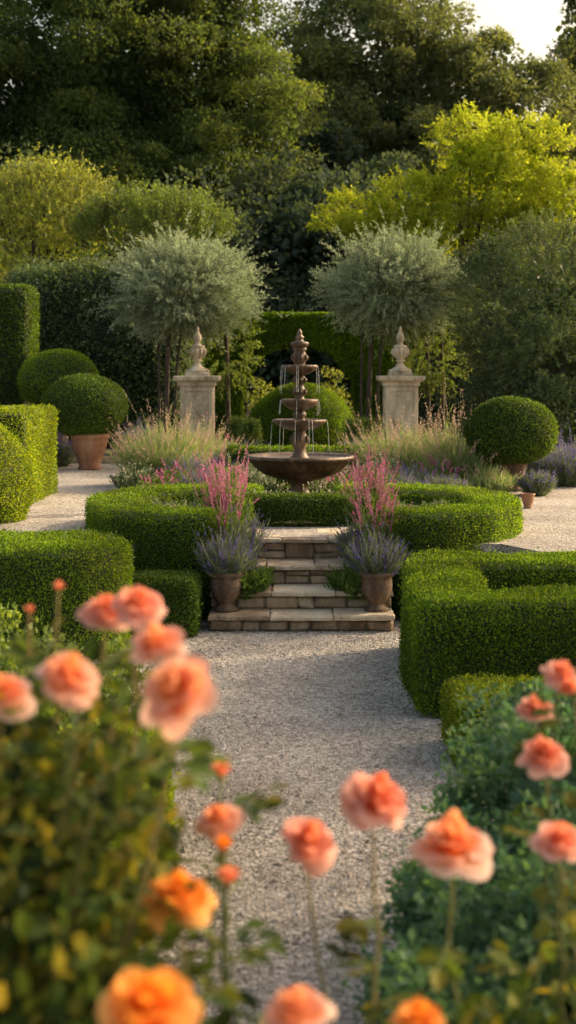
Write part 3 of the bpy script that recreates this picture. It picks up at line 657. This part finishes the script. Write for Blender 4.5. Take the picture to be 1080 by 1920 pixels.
for i, (x, y, r_, h_) in enumerate(((-.72, 15.7, .28, .44), (-.95, 15.1, .26, .36), (-.5, 16.3, .28, .46), (.95, 15.7, .28, .44), (1.2, 15.1, .26, .36), (.72, 16.3, .28, .4), (-1.25, 15.9, .28, .4), (1.5, 15.9, .28, .4), (-.35, 15.5, .2, .34), (.6, 15.5, .2, .34), (-1.1, 16.4, .3, .5), (1.15, 16.3, .3, .48), (-1.45, 15.2, .26, .32), (1.72, 15.2, .26, .32), (-1.8, 16.3, .28, .4), (1.75, 16.1, .26, .45))):
    if i % 3 == 0:
        clump("flowering_perennial", x, y, .6, r_, h_, 190, "leafy perennial with mauve-pink flower heads", [(M_pink, .4, 22, .8, .024, .018, 1.1)], .6, blade=False, bm=M_green, **GM)
    elif i % 3 == 1:
        clump("flowering_perennial", x, y, .6, r_, h_, 240, "silvery perennial with violet flower spikes", [(M_lav, .6, 24, .72, .022, .013, 1.1)], .6, bm=M_grey, **GM)
    else:
        clump("flowering_perennial", x, y, .6, r_, h_, 220, "silvery perennial with pale flowers", [(M_white, .3, 10, .85, .022, .018, 1.1)], .6, blade=False, bm=M_grey, **GM)
GL = dict(group="lavender clumps")
for (x, y, r_, h_) in ((-.72, 17.4, .3, .5), (-.45, 18.6, .3, .45), (.75, 18.4, .3, .42), (1.0, 18.9, .3, .5), (-2.55, 24.0, .4, .6), (2.85, 15.9, .2, .3), (-3.45, 20.9, .25, .5)):
    clump("lavender_plant", x, y, .6, r_, h_, 300, "lavender clump with violet flower spikes", [(M_lav, .8, 24, .72, .022, .012, 1.1)], .5, bm=M_grey, **GL)
for (x, y) in ((3.25, 18.2), (3.75, 18.0), (3.5, 17.3), (4.1, 17.6)):
    clump("lavender_plant", x, y, .6, .4, .62, 420, "dense lavender clump with blue-violet spikes", [(M_lav, .9, 26, .65, .025, .013, 1.1)], .6, bm=M_grey, **GL)
for (x, y) in ((-4.1, 19.6), (-3.9, 20.4)):
    clump("lavender_plant", x, y, .6, .4, .9, 250, "tall lavender with violet flower spikes", [(M_lav, .8, 20, .75, .03, .014, 1.1)], .4, bm=M_grey, **GL)
for (x, y) in ((-1.0, 12.4), (-1.15, 12.8), (-.75, 12.8), (1.35, 12.7), (1.05, 12.35), (1.45, 12.9), (.95, 12.9)):
    clump("grey_herb", x, y, .6, .24, .28, 260, "low grey-green leafy herb in the bed", [], .9, blade=False, bm=M_grey if R.random() < .7 else M_green, group="low bed herbs")
for i in range(13):
    a = i/13*6.283; x, y = .12+.8*math.cos(a), 14.3+.85*math.sin(a)
    clump("bed_flower", x, y, .6, .24, .29, 180, "low bushy plant dotted with pale cream flowers", [(M_white, .6, 8, .86, .022, .018, 1.1)], .9, blade=False, bm=M_grey if i % 2 else M_green, group="pale bedding flowers")
for (x, y) in ((-.55, 20.2), (.98, 20.2), (-.75, 20.8), (1.15, 20.7)):
    b = B(); n = 700; t = R.random(n); a = R.uniform(0, 6.28, n); rr = .22*(1-t)+.02
    base = np.stack([x+rr*np.cos(a)*.5, y+rr*np.sin(a)*.5, .6+t*.62], 1)
    sprigs(b, base, np.stack([np.cos(a), np.sin(a), np.full(n, 1.2)], 1), .16, .0, 12, 0, 1, .045, .014, .6, .003, 0, 0)
    b.build("conical_shrub", [M_shrub], loc=(x, y, .6), label="small cone-shaped bright green shrub", category="shrub", group="small conical shrubs")

# planters at foot of steps + plants
for sx, x in ((-1, -.49), (1, .70)):
    j = 1 if sx < 0 else .88
    b = B(); lathe(b, urn_profile(.31, .135), (x, 10.93, .132), 32)
    b.build("stone_pot", [M_oldpot], loc=(x, 10.93, .132), label="weathered brown clay pot on the lowest step", category="pot", group="pair of pots flanking the steps")
    clump("lavender_plant", x+.0, 10.95, .36, .17, .46, 230, "lavender spilling from the clay pot", [(M_lav, .9, 30, .5, .022, .012, 1.0)], .62, bm=M_grey, var=.4, group="lavender in the step pots")
    clump("lavender_plant", x-sx*.07, 11.42, .40, .18, .54*j, 240, "lavender beside the steps", [(M_lav, .9, 32, .45, .022, .012, 1.0)], .42, bm=M_grey, var=.4, group="lavender by the steps")
    clump("trailing_herb", x-sx*.15, 11.10, .20, .15, .38, 300, "green leafy herb spreading over the steps", [], .8, blade=False, bm=M_green, group="herbs by the steps")
    clump("trailing_herb", x+sx*.0, 11.75, .6, .17, .48, 380, "tall leafy green stems beside the landing", [], .3, blade=False, bm=M_green, group="herbs by the steps")
    clump("pink_salvia", x+sx*.02, 11.3, .42, .14, .86*j, 40, "tall pink flower spikes over green foliage", [(M_pink, .6, 80, .56, .019, .015, 1.12)], .12, blade=False, bm=M_green, var=.5, group="pink flower spikes by the steps")
    clump("pink_salvia", x+sx*.04, 11.65, .5, .18, .90*j, 84, "tall pink flower spikes over green foliage", [(M_pink, .62, 84, .56, .019, .015, 1.12)], .12, blade=False, bm=M_green, var=.45, group="pink flower spikes by the steps")
    clump("pink_salvia", x+sx*.03, 12.05, .6, .18, .84, 74, "tall pink flower spikes over green foliage", [(M_pink, .62, 76, .58, .019, .015, 1.12)], .12, blade=False, bm=M_green, var=.45, group="pink flower spikes by the steps")

# ------------------------------------------------------------------ near shrubs
b = B(); crown(b, [(-1.75, 6.6, .55, .55, .6, .42), (-1.25, 6.2, .45, .42, .5, .40), (-2.2, 6.3, .6, .5, .6, .42), (-1.45, 5.5, .45, .45, .5, .38), (-.95, 6.9, .35, .3, .4, .30)], 130, 150, .13, .034, 0, .8, .3, .6)
b.build("leafy_bush", [M_shrub], loc=None, label="loose soft green bush beside the path", category="bush")
hedge("path_edge_hedge", sdf_path([(-.78, 4.4), (-.72, 5.2), (-.74, 5.9)], .22, .0, .50, r=.1, amp=.03), 40000, .024, [M_boxy, M_core], "low sunlit clipped hedge edging the path")
b = B(); crown(b, [(1.0, 4.3, .50, .50, .55, .52), (.68, 3.9, .38, .36, .4, .44), (1.35, 4.0, .56, .45, .5, .49), (.95, 5.0, .44, .42, .5, .40), (1.5, 4.8, .5, .5, .5, .44), (.46, 3.6, .30, .25, .3, .35), (.50, 4.1, .25, .25, .3, .34), (.95, 3.4, .50, .4, .4, .40), (.75, 3.3, .42, .3, .3, .40), (.48, 3.25, .38, .24, .25, .33)], 330, 120, .085, .028, 0, .85, .35, .64)
b.build("leafy_bush", [M_blue], label="rounded blue-green leafy bush beside the path", category="bush")

# ------------------------------------------------------------------ roses
def rose_mesh(bb, c, dia, up, seed, open_=1., mat=0):
    r = np.random.default_rng(seed); up = unit(np.array(up, float)); X = unit(np.cross(up, [.2, 1, .1])); Y = np.cross(up, X)
    sc = dia/2/1.14
    lay = [(.09, 1.12, 3), (.19, 1.16, 3), (.32, 1.14, 4), (.46, 1.08, 5), (.62, 1.0, 5), (.79, .86, 5), (.95, .66, 5), (1.06, .36, 5)]
    nl = len(lay)
    for li, (Rr, Hh, n) in enumerate(lay):
        if open_ < .85:
            if li > 3: break
            Rr *= 1.4
        for j in range(n):
            ph0 = j/n*2*np.pi+li*.9+r.normal()*.18; hw = (np.pi/n)*1.30*r.uniform(.85, 1.15); nu, nv = 9, 7
            u, v = np.meshgrid(np.linspace(-1, 1, nu), np.linspace(0, 1, nv), indexing='ij')
            ve = v*(1-.24*np.abs(u)**2.3)*(1+r.normal()*.08)
            ph = ph0+u*hw*(.35+.65*v**.7)
            rad = Rr*(np.minimum(ve, 1)**.5)*(.84+.16*np.cos(u*1.6))*(1+r.normal()*.04)
            z = Hh*ve**1.25 - .05
            cu = np.clip(ve-.64, 0, 1)*(1.35*r.uniform(.5, 1.5) if li > 2 else .3); rad = rad+cu*.42; z = z-cu*.65+.055*np.sin(u*3.8+r.random()*6)*v**2
            rad = rad+.045*np.sin(u*4.6+r.random()*6)*v**3*(li > 2)
            P = (np.array(c)+sc*(rad[..., None]*np.cos(ph)[..., None]*X+rad[..., None]*np.sin(ph)[..., None]*Y+(z-.42)[..., None]*up))
            idx = np.arange(nu*nv).reshape(nu, nv)
            Q = np.stack([idx[:-1, :-1], idx[1:, :-1], idx[1:, 1:], idx[:-1, 1:]], -1).reshape(-1, 4)
            bb.add(P.reshape(-1, 3), Q, mat, np.clip(li/(nl-1)*.62+.95*(v.ravel()-.66)+r.normal()*.07, 0, 1), True)
def rose_plant(base, blooms, lobes, label, nleaf, ls=.05, per=16, mat=M_roseleaf):
    base = np.array(base, float)
    e = empty("rose_bush", base, label, "rose bush", group="rose bushes along the path")
    bs = B(); bl = B()
    for i, (x, y, z, dia, mt, op) in enumerate(blooms):
        c = np.array([x, y, z]); up = np.array([R.normal()*.24, (-.52 if dia >= .1 else -.30)+R.normal()*.15, .85])
        if dia < .06: up = np.array([.1, -.1, 1.])
        up = unit(up); bt = c-up*dia*.25
        b0 = base+np.array([R.normal()*.12, R.normal()*.1, 0]); mid = np.array([(x*.75+b0[0]*.25)+R.normal()*.02, y*.7+b0[1]*.3, z*.55])
        path = bez(b0, mid, bt, 16)
        path[3:14] += R.normal(size=(11, 3))*np.array([.007, .004, 0])
        tube(bs, path, np.linspace(.008, .0026, 16), 6, 0, R.random())
        a = np.arange(5)/5*6.283; Xx = unit(np.cross(up, [.3, 1, 0])); Yy = np.cross(up, Xx)
        D = Xx*np.cos(a)[:, None]+Yy*np.sin(a)[:, None]
        leaves(bs, np.repeat(bt[None], 5, 0), D-up*.3, dia*.42, dia*.12, 0, np.full(5, .6), U=np.repeat(up[None], 5, 0))
        tube(bs, [bt-up*dia*.12, bt-up*dia*.05, bt+up*dia*.05], [.004, dia*.08, dia*.1], 8, 0, .6)
        t = R.integers(5, 15, per); P = path[t]+R.normal(size=(per, 3))*.006
        for p0 in P:
            d = unit(R.normal(size=3)*np.array([1, 1, .35])); w = unit(np.cross(d, [0, 0, 1.])); l0 = ls*2
            tube(bl, [p0, p0+d*l0], .0013, 4, 1, .4)
            q = np.array([p0+d*l0*.45, p0+d*l0*.45, p0+d*l0*.75, p0+d*l0*.75, p0+d*l0])
            dd = np.array([d*.5+w, d*.5-w, d*.6+w, d*.6-w, d])+R.normal(size=(5, 3))*.15-[0, 0, .15]
            leaves(bl, q, dd, ls*R.uniform(.8, 1.1, 5), ls*.62, 0, np.clip(R.normal(.5, .2, 5), 0, 1), .12, True, U=np.repeat([[0, 0, 1.]], 5, 0)+R.normal(size=(5, 3))*.35)
        rb = B(); rose_mesh(rb, c, dia, up, 100+i*7+int(abs(x)*1000), op)
        rb.build("rose_bloom", [mt], parent=e)
    tot = sum(l[3]*l[5] for l in lobes)
    for l in lobes:
        m = int(nleaf*l[3]*l[5]/tot); c = np.array(l[:3]); r = np.array(l[3:])
        u = ball(m)*R.uniform(.35, 1.15, (m, 1)); P = c+u*r+R.normal(size=(m, 3))*.035
        L = ls*R.uniform(.6, 1.3, m)
        leaves(bl, P, R.normal(size=(m, 3))+np.array([0, 0, -.1])+u*.6, L, L*.64, 0, np.clip(R.normal(.45, .28, m), 0, 1), .14, True, U=R.normal(size=(m, 3))*.8+np.array([0, 0, 1.]))
        for _ in range(14):
            tgt = c+ball(1)[0]*r*1.1; tube(bs, bez(base+R.normal(size=3)*[.08, .08, 0], (base+tgt)/2+[0, 0, .15], tgt, 8), np.linspace(.007, .003, 8), 5, 0, R.random())
    bs.build("stem", [M_roseg], parent=e); bl.build("foliage", [mat, M_roseg], parent=e)
CO, OR, DC = M_rose, M_roseo, M_rosed
rose_plant((-.55, 2.3, 0), [(-.327, 2.5, 1.574, .092, DC, 1), (-.266, 2.45, 1.593, .092, DC, 1), (-.218, 2.3, 1.556, .09, CO, 1), (-.347, 2.2, 1.524, .10, CO, 1), (-.163, 2.0, 1.545, .116, CO, 1), (-.476, 2.3, 1.474, .09, CO, 1), (-.43, 2.6, 1.60, .03, DC, .7), (-.475, 2.55, 1.565, .028, DC, .7)],
           [(-.48, 2.35, 1.18, .26, .35, .26), (-.75, 2.4, 1.2, .3, .35, .28), (-.5, 2.3, .8, .30, .4, .3), (-.33, 2.2, 1.08, .15, .25, .28), (-.62, 2.7, 1.25, .3, .3, .2), (-.6, 2.3, .4, .3, .35, .3), (-.42, 2.0, .95, .2, .25, .3), (-.27, 2.2, 1.33, .08, .15, .14)],
           "tall rose bush with coral pink blooms and dark leaves", 5600, ls=.045)
rose_plant((-.25, 2.1, 0), [(-.12, 2.5, 1.284, .054, DC, .7), (-.12, 2.4, 1.229, .08, CO, 1), (-.099, 2.3, 1.165, .055, DC, .7), (-.11, 2.35, 1.20, .05, OR, .8), (-.166, 2.1, 1.2125, .10, OR, 1), (-.16, 1.6, 1.271, .118, OR, 1)],
           [(-.3, 1.95, .85, .14, .3, .25), (-.26, 2.0, .6, .14, .3, .3)], "rose bush with orange blooms and fading buds", 700, per=8)
rose_plant((.3, 2.3, 0), [(.011, 1.9, 1.13, .09, CO, 1), (.038, 2.6, 1.125, .11, DC, 1), (.1615, 2.5, 1.24, .122, DC, 1), (.284, 2.4, 1.194, .13, CO, 1), (.188, 2.0, 1.069, .08, OR, 1)],
           [(.34, 2.15, .72, .2, .25, .2)], "open rose bush with salmon blooms on long stems", 260, per=8)
rose_plant((.6, 2.6, 0), [(.492, 2.5, 1.162, .095, DC, 1), (.514, 2.8, 1.232, .097, DC, 1), (.554, 3.1, 1.257, .083, DC, 1), (.594, 3.0, 1.352, .085, DC, 1), (.60, 2.95, 1.33, .07, DC, .8)],
           [(.62, 2.5, .72, .25, .3, .24), (.42, 2.3, .7, .2, .25, .2)], "rose bush with coral blooms above dark foliage", 900, per=7)

# ------------------------------------------------------------------ light, sky, camera
ts = Vector((.76, .38, .46)).normalized()
sl = bpy.data.lights.new("sun", 'SUN'); sl.energy = 5.0; sl.angle = math.radians(.8); sl.color = (1.0, .82, .54)
so = bpy.data.objects.new("sun", sl); COL.objects.link(so); so.rotation_euler = ts.to_track_quat('Z', 'Y').to_euler(); so.location = (20, 10, 20)
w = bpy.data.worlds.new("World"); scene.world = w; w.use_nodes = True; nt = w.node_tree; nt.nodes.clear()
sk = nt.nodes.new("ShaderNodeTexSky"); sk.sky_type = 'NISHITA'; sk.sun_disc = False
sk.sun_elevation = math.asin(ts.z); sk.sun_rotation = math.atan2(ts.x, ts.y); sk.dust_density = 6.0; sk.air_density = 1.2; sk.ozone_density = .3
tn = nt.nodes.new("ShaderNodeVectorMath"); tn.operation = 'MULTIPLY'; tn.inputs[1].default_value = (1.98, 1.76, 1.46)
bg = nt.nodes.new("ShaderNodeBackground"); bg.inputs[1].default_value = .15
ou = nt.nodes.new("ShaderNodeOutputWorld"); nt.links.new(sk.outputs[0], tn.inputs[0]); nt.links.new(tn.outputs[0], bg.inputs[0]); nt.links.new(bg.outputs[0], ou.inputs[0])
cam = bpy.data.cameras.new("camera"); co = bpy.data.objects.new("camera", cam); COL.objects.link(co)
co.location = (0, 0, 2.0); co.rotation_euler = (math.radians(90), 0, 0)
cam.sensor_fit = 'VERTICAL'; cam.sensor_height = 36; cam.sensor_width = 20.25; cam.lens = 48.75; cam.shift_y = -260/1920
cam.clip_start = .1; cam.clip_end = 1000
cam.dof.use_dof = True; cam.dof.focus_distance = 11.3; cam.dof.aperture_fstop = 2.5
scene.camera = co
scene.view_settings.view_transform = 'Standard'; scene.view_settings.look = 'None'; scene.view_settings.exposure = 0
